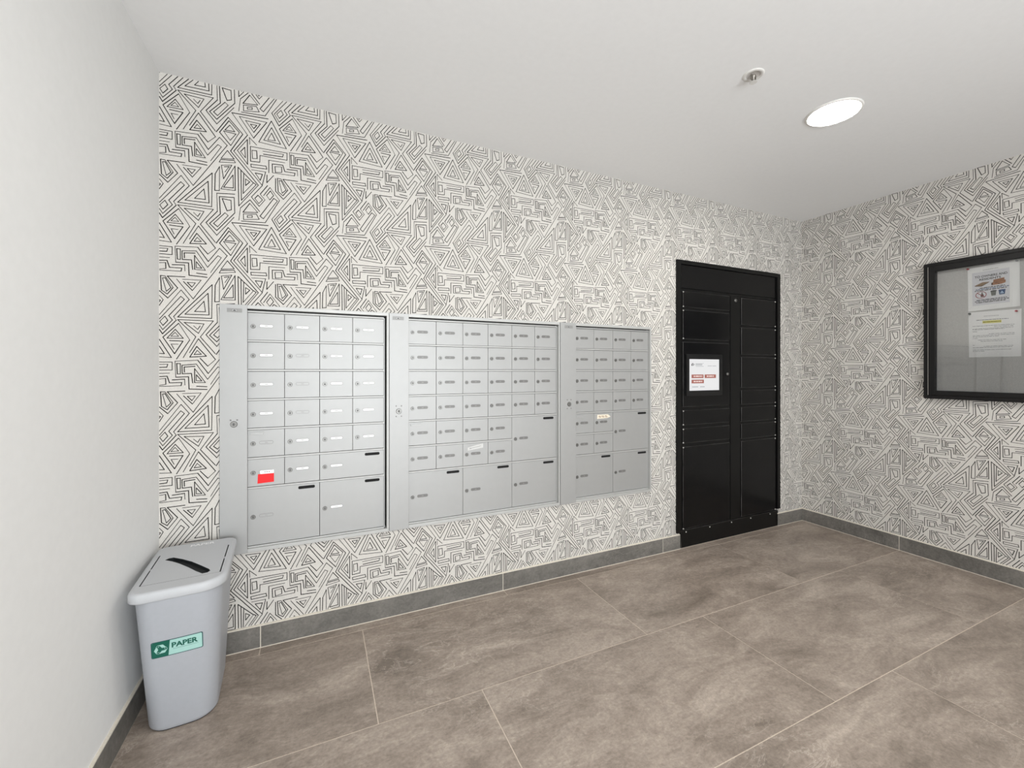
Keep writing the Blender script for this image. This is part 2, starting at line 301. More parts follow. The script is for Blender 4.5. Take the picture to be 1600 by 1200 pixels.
# ------------------------------------------------------------------ wallpaper print (one repeat, mm from the little upright rectangle)
PU, PV = 0.4201, 0.4768
PAT = [
[(-122.9,405.1),(-85.1,412.7),(-115,348.1),(-122.9,405.1)],
[(-112.8,400.2),(-94.6,404.7),(-109.9,378.4)],
[(-73.4,411.6),(-72.6,304.7),(-124.3,303.3),(-73.4,411.6)],
[(-80.7,371),(-79.3,314.8),(-115,311.9),(-80.7,371)],
[(-129.4,397.8),(-130.1,294.5),(-146.5,292.5),(-145.1,363),(-129.4,397.8)],
[(-74.1,288.8),(-139.4,281.8),(-137.2,204.9),(-177.6,150.2),(-139.4,101.7),(-77.1,187.4)],
[(-130.1,268.8),(-76.3,273.6),(-74.1,207),(-139.4,121.5),(-165,148.6),(-126.5,194.6),(-130.1,268.8)],
[(-120,261.9),(-88.1,259.5),(-86.6,218.9),(-102.6,212.1),(-120,261.9)],
[(-109.9,202.3),(-98.3,192),(-136.5,138.1),(-150.8,150.7),(-109.9,202.3)],
[(164.1,52.2),(207,140.4),(145.3,209.9),(268.5,210.3),(222.8,140.6),(275.4,70.5)],
[(-141.5,67.2),(-98.3,140.1),(-44.5,79.3),(-89.5,-3.5),(14.5,-133.9)],
[(-95.4,125.8),(-57.1,83.8),(-88.8,20),(-129.4,68.7),(-95.4,125.8)],
[(-92.4,108),(-109.9,83.2),(-74.1,83.4),(-92.4,108)],
[(-115,77.4),(-69.7,74.4),(-91,42.3),(-115,77.4)],
[(52.3,170.2),(-85.1,163.6),(-26.5,79.8),(-77.8,-1.4),(29.1,-131)],
[(14.5,344),(-59.3,239.8),(-62.3,408.6),(-4.6,350.3),(-43,296.8),(-40.7,384.8)],
[(-51.2,396.8),(-49.7,265.9),(6.1,344.3),(-3,350.6)],
[(-34,362.4),(-18.2,352.2),(-34,333.5),(-34,362.4)],
[(29.1,345.8),(42.2,408),(-11.4,407.3)],
[(29.1,344),(-12.1,287.1),(17.6,250.5),(39.9,282.6),(21.4,305.3),(50,348.7)],
[(2.3,395.8),(29.9,394.9),(21.4,366.6),(2.3,395.8)],
[(-14.4,431.4),(43.8,434.2),(46.9,421.4),(-12.9,419.3),(-14.4,431.4)],
[(47.7,395.7),(46.9,360.7),(73.5,397.9)],
[(13,299.4),(29.9,281),(16,262.7),(0.8,283.2),(13,299.4)],
[(34.5,301.3),(59.4,341.5),(97.2,289.5),(40.7,181),(-49.7,175.4)],
[(60.9,326.5),(73.5,308),(58.6,285.8),(46.1,303.3),(60.9,326.5)],
[(74.3,295.6),(88.5,286.2),(33.7,197.8),(20.6,207.4),(74.3,295.6)],
[(-18.2,257.9),(12.2,222.1),(-43.7,215.2),(-18.2,257.9)],
[(-42.2,208.4),(6.9,214.2),(17.6,192.7),(-41.5,183.1),(-42.2,208.4)],
[(-27.2,202.8),(-9.1,205.6),(-9.1,196.7),(-27.2,194),(-27.2,202.8)],
[(-59.3,177.8),(-53.4,232),(-17.4,273.9),(19.1,227.6)],
[(-57.1,154.6),(46.9,153.3),(-3.8,72),(-57.1,154.6)],
[(-34,142.1),(22.2,140.1),(-3,96.9),(-34,142.1)],
[(-15.9,130.5),(8.4,131.1),(-3,113.7),(-15.9,130.5)],
[(-18.2,41.2),(-19.7,71),(7.6,44.2)],
[(-27.2,60.4),(-26.5,-48.6),(-64.5,4.4),(-27.2,60.4)],
[(-37,24.1),(-34.7,-21.3),(-52.7,2.2),(-37,24.1)],
[(-101.2,-3.9),(-124.3,-42.5),(-76.3,-36),(-101.2,-3.9)],
[(-125.1,-47.7),(-76.3,-42.1),(-71.9,-51.2),(-130.8,-59.5),(-125.1,-47.7)],
[(142.1,378.2),(197.8,299.8),(318.6,495)],
[(316.9,18.4),(290.8,46.8),(250.6,-14.5),(213.6,42.1),(136.4,37.2),(138.8,-29.1),(182.1,-27.7),(183.8,-79.1),(246.4,-82.1)],
[(168.1,-7.9),(167.3,13.1),(204.5,16.1)],
[(196.2,-54),(192,-13.8),(160.8,-15),(160,20.6),(208.6,25.8),(248.1,-39),(284.8,14.2),(296.9,7),(259.1,-60.5)],
[(185.4,73.1),(216.1,132.3),(276.2,45.2),(249,17),(222,50.4)],
[(210.3,100.1),(243.9,59.4),(186.2,54.7),(210.3,100.1)],
[(212,83.6),(226.2,67.6),(201.1,65.7),(212,83.6)],
[(142.1,27.8),(154.3,27.3),(154.3,-15.7),(144.5,-15.7),(142.1,27.8)],
[(202.8,6.7),(240.5,-52.8),(202.8,-52.5),(202.8,6.7)],
[(208.6,-19.5),(227.9,-45.6),(208.6,-44.5),(208.6,-19.5)],
[(209.5,-67.6),(245.6,-70.1)],
[(117.9,122.3),(163.2,120.9),(134.8,68),(96.4,135.8),(148.6,194.8),(186.2,126.6),(141.3,46)],
[(146.1,107.7),(123.5,107.6),(133.2,87)],
[(137.2,169.5),(164.1,132.9),(109.9,132.1),(137.2,169.5)],
[(136.4,156.6),(148.6,140.9),(122.7,140.2),(136.4,156.6)],
[(156.7,334.2),(66.4,200),(94.8,149.1),(140.5,207.3),(131.6,221.5),(184.6,295.8),(156.7,334.2)],
[(155.9,307.5),(168.1,295.8),(115.5,224.5),(127.6,207.3),(95.6,166.4),(76.6,198.8),(155.9,307.5)],
[(102.7,221.7),(112.3,205),(96.4,183.7),(86.1,200.2),(102.7,221.7)],
[(264.3,365.1),(262.6,220.7),(145.3,220.8),(264.3,365.1)],
[(249.8,327.1),(253.2,235.2),(169.8,233.7),(249.8,327.1)],
[(235.4,292.1),(240.5,248.2),(202.8,247),(235.4,292.1)],
[(167.3,199.4),(235.4,196.2),(216.1,155.5),(167.3,199.4)],
[(199.5,186.5),(213.6,171.8),(222,186.9)],
[(81.3,385.9),(81.3,329.2),(112.3,297.5),(145.3,341.4),(110.7,387.8),(169.8,389.7)],
[(88.5,388.2),(103.5,387.4),(130,342.3),(110.7,313.5),(91.6,328.3),(88.5,388.2)],
[(94.8,378.5),(103.5,380.2),(122.7,341),(107.5,324.7),(94.8,378.5)],
[(161.6,379.1),(225.3,380.6),(195.3,334.5),(164.9,369.6)],
[(178,367.4),(205.3,367.7),(193.7,349),(178,367.4)],
[(79,439.5),(105.1,442.9),(105.9,418.6),(80.6,413.7),(79,439.5)],
[(68,449),(109.9,452),(117.9,424.6),(159.2,425.3),(156.7,412),(69.5,409.8),(68,449)],
[(54.7,406.9),(54.7,463.3),(117.9,464.5)],
[(126.8,436.3),(169,439.2),(169.8,414.5)],
[(-9.9,16.6),(7.6,18.5),(9.9,-15.8),(-7.6,-19.4),(-9.9,16.6)],
[(-15.9,32.6),(-15.2,-32.5),(19.9,-29.9),(20.6,0.4),(126.8,0.7),(126.8,33.4),(-15.9,32.6)],
[(31.4,22),(112.3,24.6),(109.1,12.4),(33.7,8.9)],
[(64.8,163.9),(124.3,52.2),(16,59.4),(64.8,163.9)],
[(65.6,134.4),(101.2,67.7),(35.3,72.3),(65.6,134.4)],
[(65.6,110.1),(80.6,78.7),(50.8,76.9),(65.6,110.1)]]
def outside(a, b, r):
    """parts of segment a-b outside rectangle r = (u0,u1,v0,v1), as parameter intervals"""
    t0, t1 = 0.0, 1.0; dx, dy = b[0] - a[0], b[1] - a[1]
    for p, q in ((-dx, a[0] - r[0]), (dx, r[1] - a[0]), (-dy, a[1] - r[2]), (dy, r[3] - a[1])):
        if abs(p) < 1e-12:
            if q < 0: return [(0.0, 1.0)]
        else:
            t = q / p
            if p < 0: t0 = max(t0, t)
            else: t1 = min(t1, t)
    if t0 >= t1: return [(0.0, 1.0)]
    return [(x, y) for x, y in ((0.0, t0), (t1, 1.0)) if y - x > 1e-6]
def inside(a, b, r):
    t0, t1 = 0.0, 1.0; dx, dy = b[0] - a[0], b[1] - a[1]
    for p, q in ((-dx, a[0] - r[0]), (dx, r[1] - a[0]), (-dy, a[1] - r[2]), (dy, r[3] - a[1])):
        if abs(p) < 1e-12:
            if q < 0: return None
        else:
            t = q / p
            if p < 0: t0 = max(t0, t)
            else: t1 = min(t1, t)
    return (t0, t1) if t1 - t0 > 1e-6 else None
def lerp(a, b, t): return (a[0] + (b[0] - a[0]) * t, a[1] + (b[1] - a[1]) * t)
def print_pattern(mb, u_ref, v_ref, area, holes, d):
    """ink lines of the wallpaper, laid on the paper over the given area and left out in the openings"""
    rnd = random.Random(3)
    wid = [[rnd.uniform(0.0023, 0.0037) for _ in p] for p in PAT]
    i0 = int((area[0] - u_ref) / PU) - 2; i1 = int((area[1] - u_ref) / PU) + 2
    j0 = int((area[2] - v_ref) / PV) - 2; j1 = int((area[3] - v_ref) / PV) + 2
    for i in range(i0, i1 + 1):
        for j in range(j0, j1 + 1):
            U, V = u_ref + i * PU, v_ref + j * PV
            for pl, ws in zip(PAT, wid):
                for k in range(len(pl) - 1):
                    a = (U + pl[k][0] / 1000, V + pl[k][1] / 1000); b = (U + pl[k + 1][0] / 1000, V + pl[k + 1][1] / 1000)
                    l = math.hypot(b[0] - a[0], b[1] - a[1]) or 1; e = 0.0011 / l
                    a, b = lerp(a, b, -e), lerp(a, b, 1 + e)
                    c = inside(a, b, area)
                    if not c: continue
                    a, b = lerp(a, b, c[0]), lerp(a, b, c[1])
                    segs = [(a, b)]
                    for h in holes:
                        segs = [(lerp(p, q, x), lerp(p, q, y)) for p, q in segs for x, y in outside(p, q, h)]
                    for p, q in segs: mb.stroke(p, q, ws[k], d, M['ink'])

# ------------------------------------------------------------------ room shell
T = 0.15
OPEN_MAIL = (-0.372, 2.004, 0.437, 1.504)       # opening in the back wall behind the mailbox panels
OPEN_LOCK = (2.262, 3.322, -0.02, 1.975)        # and behind the parcel locker
wb = MB(lambda u, v, d: (u, D - d, v))
us = [XL - T, OPEN_MAIL[0], OPEN_MAIL[1], OPEN_LOCK[0], OPEN_LOCK[1], XR + T]
wb.box(us[0], us[1], -0.05, H, -T, 0, M['paper'])
wb.box(us[1], us[2], -0.05, OPEN_MAIL[2], -T, 0, M['paper']); wb.box(us[1], us[2], OPEN_MAIL[3], H, -T, 0, M['paper'])
wb.box(us[2], us[3], -0.05, H, -T, 0, M['paper'])
wb.box(us[3], us[4], OPEN_LOCK[3], H, -T, 0, M['paper'])
wb.box(us[4], us[5], -0.05, H, -T, 0, M['paper'])
print_pattern(wb, -0.2562, 1.7055, (XL + 0.001, XR - 0.001, 0.102, H - 0.001), [OPEN_MAIL, OPEN_LOCK], 0.0003)
link('wall_back', wb.mesh('wall_back'), kind='structure', label='back wall papered with black line drawing on pale ground')
wr = MB(lambda u, v, d: (XR - d, -u, v))
wr.box(-D, -YF + T, -0.05, H, -T, 0, M['paper'])
print_pattern(wr, -1.8783, 1.7100, (-D + 0.001, -YF - 0.001, 0.102, H - 0.001), [], 0.0003)
link('wall_right', wr.mesh('wall_right'), kind='structure', label='right wall papered with black line drawing on pale ground')
b = MB(); b.box(XL - T, XL, YF - T, D, -0.05, H, M['white_wall']); link('wall_left', b.mesh('wall_left'), kind='structure', label='plain white wall at left')
b = MB()
for a in ((XL, WX0, -0.05, H), (WX1, XR, -0.05, H), (WX0, WX1, -0.05, WZ0), (WX0, WX1, WZ1, H)): b.box(a[0], a[1], YF - T, YF, a[2], a[3], M['white_wall'])
link('wall_front', b.mesh('wall_front'), kind='structure', label='plain white wall behind the camera')
b = MB(); b.box(XL - T, XR + T, YF - T, D + T, H, H + 0.1, M['ceiling']); link('ceiling', b.mesh('ceiling'), kind='structure', label='plain pale ceiling')

b = MB()
for a in ((WX0, WX1, WZ0, WZ0 + 0.05), (WX0, WX1, WZ1 - 0.05, WZ1), (WX0, WX0 + 0.05, WZ0 + 0.05, WZ1 - 0.05), (WX1 - 0.05, WX1, WZ0 + 0.05, WZ1 - 0.05), (0.725, 0.775, WZ0 + 0.05, WZ1 - 0.05)): b.box(a[0], a[1], YF - 0.09, YF - 0.03, a[2], a[3], M['frame_black'])
wn = link('added_window_1', b.mesh('added_window_1', bevel=0.003), kind='structure', label='added black framed glazing behind the camera')  # unseen glazing, added to house the fill light
for a in ((WX0 + 0.05, 0.725), (0.775, WX1 - 0.05)):
    b = MB(); b.box(a[0], a[1], YF - 0.064, YF - 0.058, WZ0 + 0.05, WZ1 - 0.05, M['glass']); link('pane', b.mesh('pane'), wn)

# floor: grout bed and the tiles laid in it
b = MB(); b.box(XL - T, XR + T, YF - T, D + T, -0.06, -0.0009, M['grout'])
floor = link('floor', b.mesh('floor'), kind='structure', label='floor of large brown grey stone tiles')
_tiles = {}
def tile(parent, name, x0, x1, y0, y1, z0, z1, m, gap):
    x0 += gap / 2; x1 -= gap / 2; y0 += gap / 2; y1 -= gap / 2
    key = (round(x1 - x0, 3), round(y1 - y0, 3), round(z1 - z0, 3), m.name)
    if key not in _tiles:
        t = MB(); t.box(-(x1 - x0) / 2, (x1 - x0) / 2, -(y1 - y0) / 2, (y1 - y0) / 2, -(z1 - z0), 0, m); _tiles[key] = t.mesh(name)
    link(name, _tiles[key], parent, ((x0 + x1) / 2, (y0 + y1) / 2, z1))
rows = [(2.118, 2.1712, [-0.2326, 0.9405, 2.112, 3.285]), (1.532, 2.118, [0.19, 1.39, 2.56]), (0.931, 1.532, [0.572, 1.745, 2.914]), (0.331, 0.931, [-0.22, 0.955, 2.132, 3.306]),
        (-0.269, 0.331, [0.19, 1.39, 2.56]), (-0.869, -0.269, [0.572, 1.745, 2.914]), (-1.469, -0.869, [-0.22, 0.955, 2.132, 3.306]), (-2.069, -1.469, [0.19, 1.39, 2.56]), (YF, -2.069, [0.572, 1.745, 2.914])]
for y0, y1, js in rows:
    xs = [XL] + js + [XR]
    for x0, x1 in zip(xs, xs[1:]): tile(floor, 'floor_tile', x0, x1, y0, y1, -0.012, 0.0, M['tile'], 0.0036)

# skirting: pale grout bed against the wall with stone tiles on it
BH, BT = 0.1005, 0.010
def skirting(name, fmap, runs, label):
    bed = MB(fmap)
    for u0, u1, js in runs: bed.box(u0, u1, -0.002, BH, 0, BT - 0.0012, M['pale_grout'])
    o = link(name, bed.mesh(name), kind='structure', label=label)
    for u0, u1, js in runs:
        e = [u0] + js + [u1]
        for a, c in zip(e, e[1:]):
            t = MB(fmap); g = 0.0018
            t.box(a + (g if a != u0 else 0), c - (g if c != u1 else 0), 0.0036, BH - 0.0048, 0.0005, BT, M['skirt'])
            p = fmap((a + c) / 2, 0, 0)
            link('skirting_tile', t.mesh('skirting_tile', p), o, p)
s1 = sc(0.01)
skirting('baseboard_back', lambda u, v, d: (u, D - d, v), [(XL, 2.273 * s1, [-0.2337 * s1, 0.9402 * s1, 2.1163 * s1]), (3.310 * s1, XR - 0.0005, [])], 'stone tile skirting along the back wall')
skirting('baseboard_right', lambda u, v, d: (XR - d, -u, v), [(-D + BT, -YF, [-1.5335, -0.36, 0.814, 1.99])], 'stone tile skirting along the right wall')
skirting('baseboard_left', lambda u, v, d: (XL + d, u, v), [(YF, D - BT, [-1.5, -0.33, 0.84])], 'stone tile skirting along the left wall')
skirting('baseboard_front', lambda u, v, d: (u, YF + d, v), [(XL + BT, WX0, []), (WX1, XR - BT, [2.84])], 'stone tile skirting behind the camera')

# ------------------------------------------------------------------ ceiling lamps and sprinkler
ring = MB(ceil_map); ring.lathe(0, 0, [(0.1, 0.0015), (0.101, 0.006), (0.107, 0.007), (0.112, 0.004), (0.113, 0.0)], M['white_metal'], 48, cap1=False)
ring_me = ring.mesh('trim_ring')
lens = MB(ceil_map); lens.lathe(0, 0, [(0.097, 0.002), (0.085, 0.0055), (0.06, 0.0085), (0.03, 0.0100), (0.006, 0.0105)], M['lens'], 48)
lens_me = lens.mesh('lens')
lamp_text = ['lit round recessed ceiling lamp at right beside the sprinkler', 'lit round recessed ceiling lamp overhead near the left wall', 'lit round recessed ceiling lamp behind the camera at right', 'lit round recessed ceiling lamp behind the camera at left']
for (x, y, k), tx in zip(LAMPS, lamp_text):
    t = thing('ceiling_lamp', tx, 'lamp', (x, y, H), 'recessed ceiling lamps')
    link('trim_ring', ring_me, t); link('lens', lens_me, t)

t = thing('ceiling_sprinkler', 'small recessed fire sprinkler on the pale ceiling', 'sprinkler', (1.636, 1.18, H))
b = MB(ceil_map)
b.lathe(0, 0, [(0.026, 0.001), (0.028, 0.0045), (0.036, 0.004), (0.040, 0.002), (0.041, 0.0)], M['white_metal'], 32, cap1=False)
link('escutcheon', b.mesh('escutcheon'), t)
b = MB(ceil_map); b.lathe(0, 0, [(0.028, 0.0035), (0.026, 0.0015), (0.012, 0.001)], M['sprk_dark'], 32); link('cup', b.mesh('cup'), t)
b = MB(ceil_map); b.lathe(0, 0, [(0.008, 0.001), (0.008, 0.010), (0.005, 0.012), (0.0035, 0.030)], M['sprk'], 14)
for s in (-1, 1):
    b.box(s * 0.012 - 0.002, s * 0.012 + 0.002, -0.003, 0.003, 0.001, 0.020, M['sprk'])
    b.box(min(0, s * 0.012), max(0, s * 0.012), -0.003, 0.003, 0.019, 0.023, M['sprk'])
link('frame', b.mesh('frame'), t)
b = MB(ceil_map)
b.lathe(0, 0, [(0.004, 0.029), (0.013, 0.0305), (0.013, 0.0318)], M['white_metal'], 20)
for i in range(10):
    a = i * math.pi / 5; b.box(math.cos(a) * 0.0135 - 0.0015, math.cos(a) * 0.0135 + 0.0015, math.sin(a) * 0.0135 - 0.0015, math.sin(a) * 0.0135 + 0.0015, 0.0306, 0.0318, M['white_metal'])
link('deflector', b.mesh('deflector'), t)

# ------------------------------------------------------------------ mailbox panels
OFF_LIP, OFF_DOOR = 0.010, -0.010
SD, SL = sc(OFF_DOOR), sc(OFF_LIP)
PX, PZ = 0.1449, 0.1297
def wu(u, s): return u * s
def wv(v, s): return HC + (v - HC) * s
cache = {}
def door_mesh(nc, nr):
    k = (nc, nr)
    if k not in cache:
        w, h = nc * PX * SD, nr * PZ * SD
        b = MB(back_map); b.box(0.0009, w - 0.0009, 0.0052, h - 0.0052, -0.012, 0, M['alu']); cache[k] = b.mesh('door', bevel=0.0011)
    return cache[k]
def lock_mesh():
    if 'lock' not in cache:
        b = MB(back_map)
        b.lathe(0, 0, [(0.0098, 0), (0.0098, 0.0025), (0.0085, 0.0042)], M['chrome'], 20)
        b.lathe(0, 0, [(0.0055, 0.0042), (0.0052, 0.0047)], M['slot_grey'], 14)
        b.box(-0.0011, 0.0011, -0.0042, 0.0042, 0.0047, 0.0052, M['keyway'])
        cache['lock'] = b.mesh('lock')
    return cache['lock']
def slot_mesh(kind):
    """little pill-shaped number window: 'white' card, 'grey' or 'rim' (empty outline)"""
    k = ('slot', kind)
    if k not in cache:
        b = MB(back_map); w, h = 0.056, 0.0148
        b.prism(rrect(w, h, h / 2 - 0.0002, 6), 0, 0.0008, M['slot_rim'] if kind != 'grey' else M['slot_grey'])
        b.poly(rrect(w - 0.004, h - 0.004, (h - 0.004) / 2 - 0.0002, 6), 0.0011, {'white': M['card'], 'grey': M['slot_grey'], 'rim': M['alu']}[kind])
        for q in (-0.0036, 0.0, 0.0036):                                 # the worn number, too small to read
            b.box(q - 0.0011, q + 0.0011, -0.0020, 0.0020, 0.0011, 0.0013, M['faint'])
        cache[k] = b.mesh('number_window')
    return cache[k]
def mail_slot_mesh():
    if 'mslot' not in cache:
        b = MB(back_map); b.prism(rrect(0.070, 0.0135, 0.006, 6), 0, 0.0006, M['black_slot']); cache['mslot'] = b.mesh('outgoing_slot')
    return cache['mslot']
def build_unit(label, X0, ncol, strip, jamb, doors, kinds, arrow, plate, screws, stickers):
    """X0: left edge of the doors; strip (u0,u1): broad left strip; jamb (u0,u1): thin right rail; all as seen on the wall plane"""
    ztop, zb = 1.4873, 1.4873 - 8 * PZ
    t = thing('mailbox_panel', label, 'mailbox', (wu(X0, SD), D, wv(zb, SD)), 'recessed mailbox panels')
    L = t.location
    def at(u, v, off): return (u - L.x, (D - off) - L.y, v - L.z)
    # frame: top, bottom and right rails, each a lip standing proud of the wall
    b = MB(back_map); lo = (strip[0] * SL, strip[1] * SL); ju = (jamb[0] * SL, jamb[1] * SL)
    zt, zt0, zl1, zl0 = wv(1.5154, SL), wv(1.4998, SL), wv(0.4405, SL), wv(0.4245, SL)
    b.box(lo[1], ju[1], zt0, zt, -0.03, OFF_LIP, M['alu_rail']); b.box(lo[1], ju[1], zl0, zl1, -0.03, OFF_LIP, M['alu_rail'])
    b.box(ju[0], ju[1], zl1, zt0, -0.03, OFF_LIP, M['alu_rail'])
    link('frame', b.mesh('frame', (L.x, -0.0, L.z), bevel=0.0015), t)
    b = MB(back_map); b.box(X0 * SD - 0.012, jamb[0] * SD + 0.004, wv(0.437, SD), wv(1.503, SD), -0.075, -0.040, M['recess']); link('recess_box', b.mesh('recess_box', (L.x, 0, L.z)), t)
    b = MB(back_map); b.box(lo[0], lo[1], zl0, zt, -0.001, OFF_LIP + 0.001, M['alu'])
    sp = link('side_strip', b.mesh('side_strip', (L.x, 0, L.z), bevel=0.0015), t)
    # arrow lock, tiny screws, maker's plate on the strip
    o = OFF_LIP + 0.001; cu, cv = wu(arrow[0], SL), wv(arrow[1], SL)
    b = MB(back_map); b.lathe(0, 0, [(0.0135, 0), (0.0135, 0.003), (0.0115, 0.005)], M['chrome'], 22); b.lathe(0, 0, [(0.0075, 0.005), (0.007, 0.0056)], M['slot_grey'], 16); b.box(-0.0014, 0.0014, -0.005, 0.005, 0.0056, 0.006, M['keyway'])
    link('strip_lock', b.mesh('strip_lock'), sp, at(cu, cv, o))
    for du, dv in screws:
        if 'screw' not in cache:
            b = MB(back_map); b.lathe(0, 0, [(0.0035, 0), (0.003, 0.0008)], M['slot_grey'], 10); cache['screw'] = b.mesh('screw')
        link('screw', cache['screw'], sp, at(cu + du, cv + dv, o))
    b = MB(back_map); b.prism(rrect(0.056, 0.0175, 0.001, 2), 0, 0.0006, M['slot_rim'])
    for y in (0.0062, -0.0062, 0.0): b.box(-0.026, 0.026, y - 0.0008, y + 0.0008, 0.0006, 0.0007, M['faint'])
    b.prism(rrect(0.0225, 0.0105, 0.003, 4), 0.0006, 0.0009, M['slot_grey']); b.prism(rrect(0.0195, 0.0075, 0.003, 4), 0.0009, 0.0010, M['alu'])
    b.add([(-0.006, -0.0025, 0.0011), (0.0065, -0.0025, 0.0011), (-0.001, 0.0028, 0.0011)], [(0, 1, 2)], M['print'])
    link('maker_plate', b.mesh('maker_plate'), sp, at(wu(plate[0], SL), wv(plate[1], SL), o))
    # rails between the rows
    rails = set()
    for c, r, nc, nr in doors:
        for q in range(c, c + nc): rails.add((q, r)); rails.add((q, r + nr))
    b = MB(back_map)
    for q, r in sorted(rails):
        v = (8 - r) * PZ * SD; b.box(q * PX * SD, (q + 1) * PX * SD, v - 0.0034, v + 0.0034, -0.02, 0.0034, M['alu_rail'])
    w = ncol * PX * SD; b.box(w + 0.0003, w + 0.004, 0, 8 * PZ * SD, -0.02, 0.0005, M['alu_rail'])
    b.box(-0.004, -0.0003, 0, 8 * PZ * SD, -0.02, 0.0, M['recess'])
    link('row_rails', b.mesh('row_rails'), t, (0, -OFF_DOOR, 0))
    for i, (c, r, nc, nr) in enumerate(doors):
        d = link('door', door_mesh(nc, nr), t, (c * PX * SD, -OFF_DOOR, (8 - r - nr) * PZ * SD))
        hh = nr * PZ * SD
        link('lock', lock_mesh(), d, (0.0225, 0, hh * 0.50))
        link('number_window', slot_mesh(kinds(c, r, nc, nr)), d, (0.0735, 0, hh * 0.50 + 0.003))
        if nc > 1: link('outgoing_slot', mail_slot_mesh(), d, (nc * PX * SD - 0.055, 0, hh - 0.0205))
        if c == 0 and r == 4 and nc == 1:
            b = MB(back_map); b.prism([(-0.027, 0.005), (0.029, 0.005), (0.025, -0.004), (-0.024, -0.004)], 0, 0.004, M['alu']); b.box(-0.024, 0.025, -0.0062, -0.004, 0, 0.0055, M['alu_rail'])
            link('finger_pull', b.mesh('finger_pull'), d, (0.037, 0, hh - 0.018))
        for (sc_, sr_, fn) in stickers:
            if (c, r) == (sc_, sr_): fn(d, hh)
    return t
def red_sticker(d, hh):
    b = MB(back_map); b.add([(-0.0335, -0.0195, 0.0016), (0.031, -0.017, 0.0016), (0.031, 0.0255, 0.0016), (-0.0315, 0.022, 0.0016)], [(0, 1, 2, 3)], M['red'])
    b.prism(rrect(0.054, 0.016, 0.002, 3, 0.004, 0.030), 0.0004, 0.0018, M['card'])
    for q in (-0.004, 0.004, 0.012): b.box(q - 0.0022, q + 0.0022, 0.028, 0.0325, 0.0018, 0.0019, M['faint'])
    link('red_sticker', b.mesh('red_sticker'), d, (0.0725, 0, hh * 0.5 - 0.029), label='red sticker under a white name card')
def white_sticker(d, hh):
    b = MB(back_map); b.prism([(-0.046, -0.014), (0.043, -0.004), (0.043, 0.020), (-0.012, 0.010), (-0.046, 0.002)], 0, 0.0004, M['sticker'])
    b.stroke((-0.03, -0.003), (0.03, 0.007), 0.002, 0.0005, M['slot_rim']); b.box(-0.036, -0.026, -0.006, 0.0, 0.0004, 0.0005, M['alu'])
    link('white_sticker', b.mesh('white_sticker'), d, (0.0735, 0, hh - 0.030), label='worn pale sticker set askew above the number')
def beige_sticker(d, hh):
    b = MB(back_map); b.prism([(-0.052, -0.012), (0.026, -0.009), (0.052, -0.001), (0.030, 0.014), (-0.050, 0.014)], 0, 0.0004, M['beige'])
    for v, e in ((0.005, ((-0.040, -0.026), (-0.02, 0.0), (0.006, 0.022))), (-0.002, ((-0.038, -0.02), (-0.014, 0.004), (0.01, 0.028)))):
        for a, c in e: b.box(a, c, v - 0.0018, v + 0.0018, 0.0004, 0.0005, M['print_tan'])
    link('beige_sticker', b.mesh('beige_sticker'), d, (0.076, 0, hh - 0.031), label='beige sticker with small print')
grid = lambda cols, rws: [(c, r, 1, 1) for r in rws for c in cols]
d1 = grid(range(4), range(5)) + [(0, 5, 1, 1), (1, 5, 1, 1), (2, 5, 2, 1), (0, 6, 2, 2), (2, 6, 2, 2)]
d2 = grid(range(6), range(4)) + grid(range(4), (4, 5)) + [(4, 4, 2, 2), (0, 6, 2, 2), (2, 6, 2, 2), (4, 6, 2, 2)]
d3 = grid(range(4), range(4)) + grid(range(2), (4, 5)) + [(2, 4, 2, 2), (0, 6, 2, 2), (2, 6, 2, 2)]
k1 = lambda c, r, nc, nr: 'rim' if (c, r) in ((1, 1), (1, 3), (0, 6), (0, 4), (1, 2)) else 'white'
kg = lambda c, r, nc, nr: 'grey'
build_unit('leftmost mailbox panel with white name cards and a red sticker, above the paper bin', -0.2841, 4, (-0.3863, -0.2842), (0.3104, 0.3205), d1, k1,
           (-0.3335, 0.9935), (-0.331, 1.489), [(-0.012, 0.018), (0.012, 0.018)], [(0, 5, red_sticker)])
build_unit('widest mailbox panel, six doors across, between the two smaller panels', 0.4155, 6, (0.3225, 0.4185), (1.3015, 1.3095), d2, kg,
           (0.3685, 1.0225), (0.3655, 1.490), [(-0.013, 0.026), (0.013, 0.026), (-0.013, -0.026), (0.013, -0.026)], [(2, 5, white_sticker)])
build_unit('rightmost mailbox panel with a beige sticker, nearest the black parcel locker', 1.4085, 4, (1.3125, 1.4224), (2.003, 2.0156), d3, kg,
           (1.3735, 1.025), (1.370, 1.490), [(-0.013, 0.026), (0.013, 0.026), (-0.013, -0.026), (0.013, -0.026)], [(1, 4, beige_sticker)])

# ------------------------------------------------------------------ parcel locker
OL, OD = 0.012, 0.002
sl, sd = sc(OL), sc(OD)
t = thing('parcel_locker', 'tall black parcel locker with a lit touch screen set into the papered wall', 'locker', (2.80, D, 0.0))
LX = 2.80
fm = back_map
def lbox(b, u0, u1, v0, v1, d0, d1, m, s): b.box(u0 * s - LX, u1 * s - LX, max(0.0, HC + (v0 - HC) * s), HC + (v1 - HC) * s, d0, d1, m)
b = MB(fm)
lbox(b, 2.2434, 2.2800, 0.1045, 1.9935, -0.03, OL, M['black'], sl); lbox(b, 3.3090, 3.3430, 0.131, 1.9935, -0.03, OL, M['black'], sl)
lbox(b, 2.2800, 3.3090, 1.9665, 1.9935, -0.03, OL, M['black'], sl)
link('frame', b.mesh('frame', bevel=0.0015), t)
b = MB(fm); b.box(2.268 - LX, 3.318 - LX, 0.001, 1.970, -0.12, -0.022, M['bezel']); link('cabinet', b.mesh('cabinet'), t)
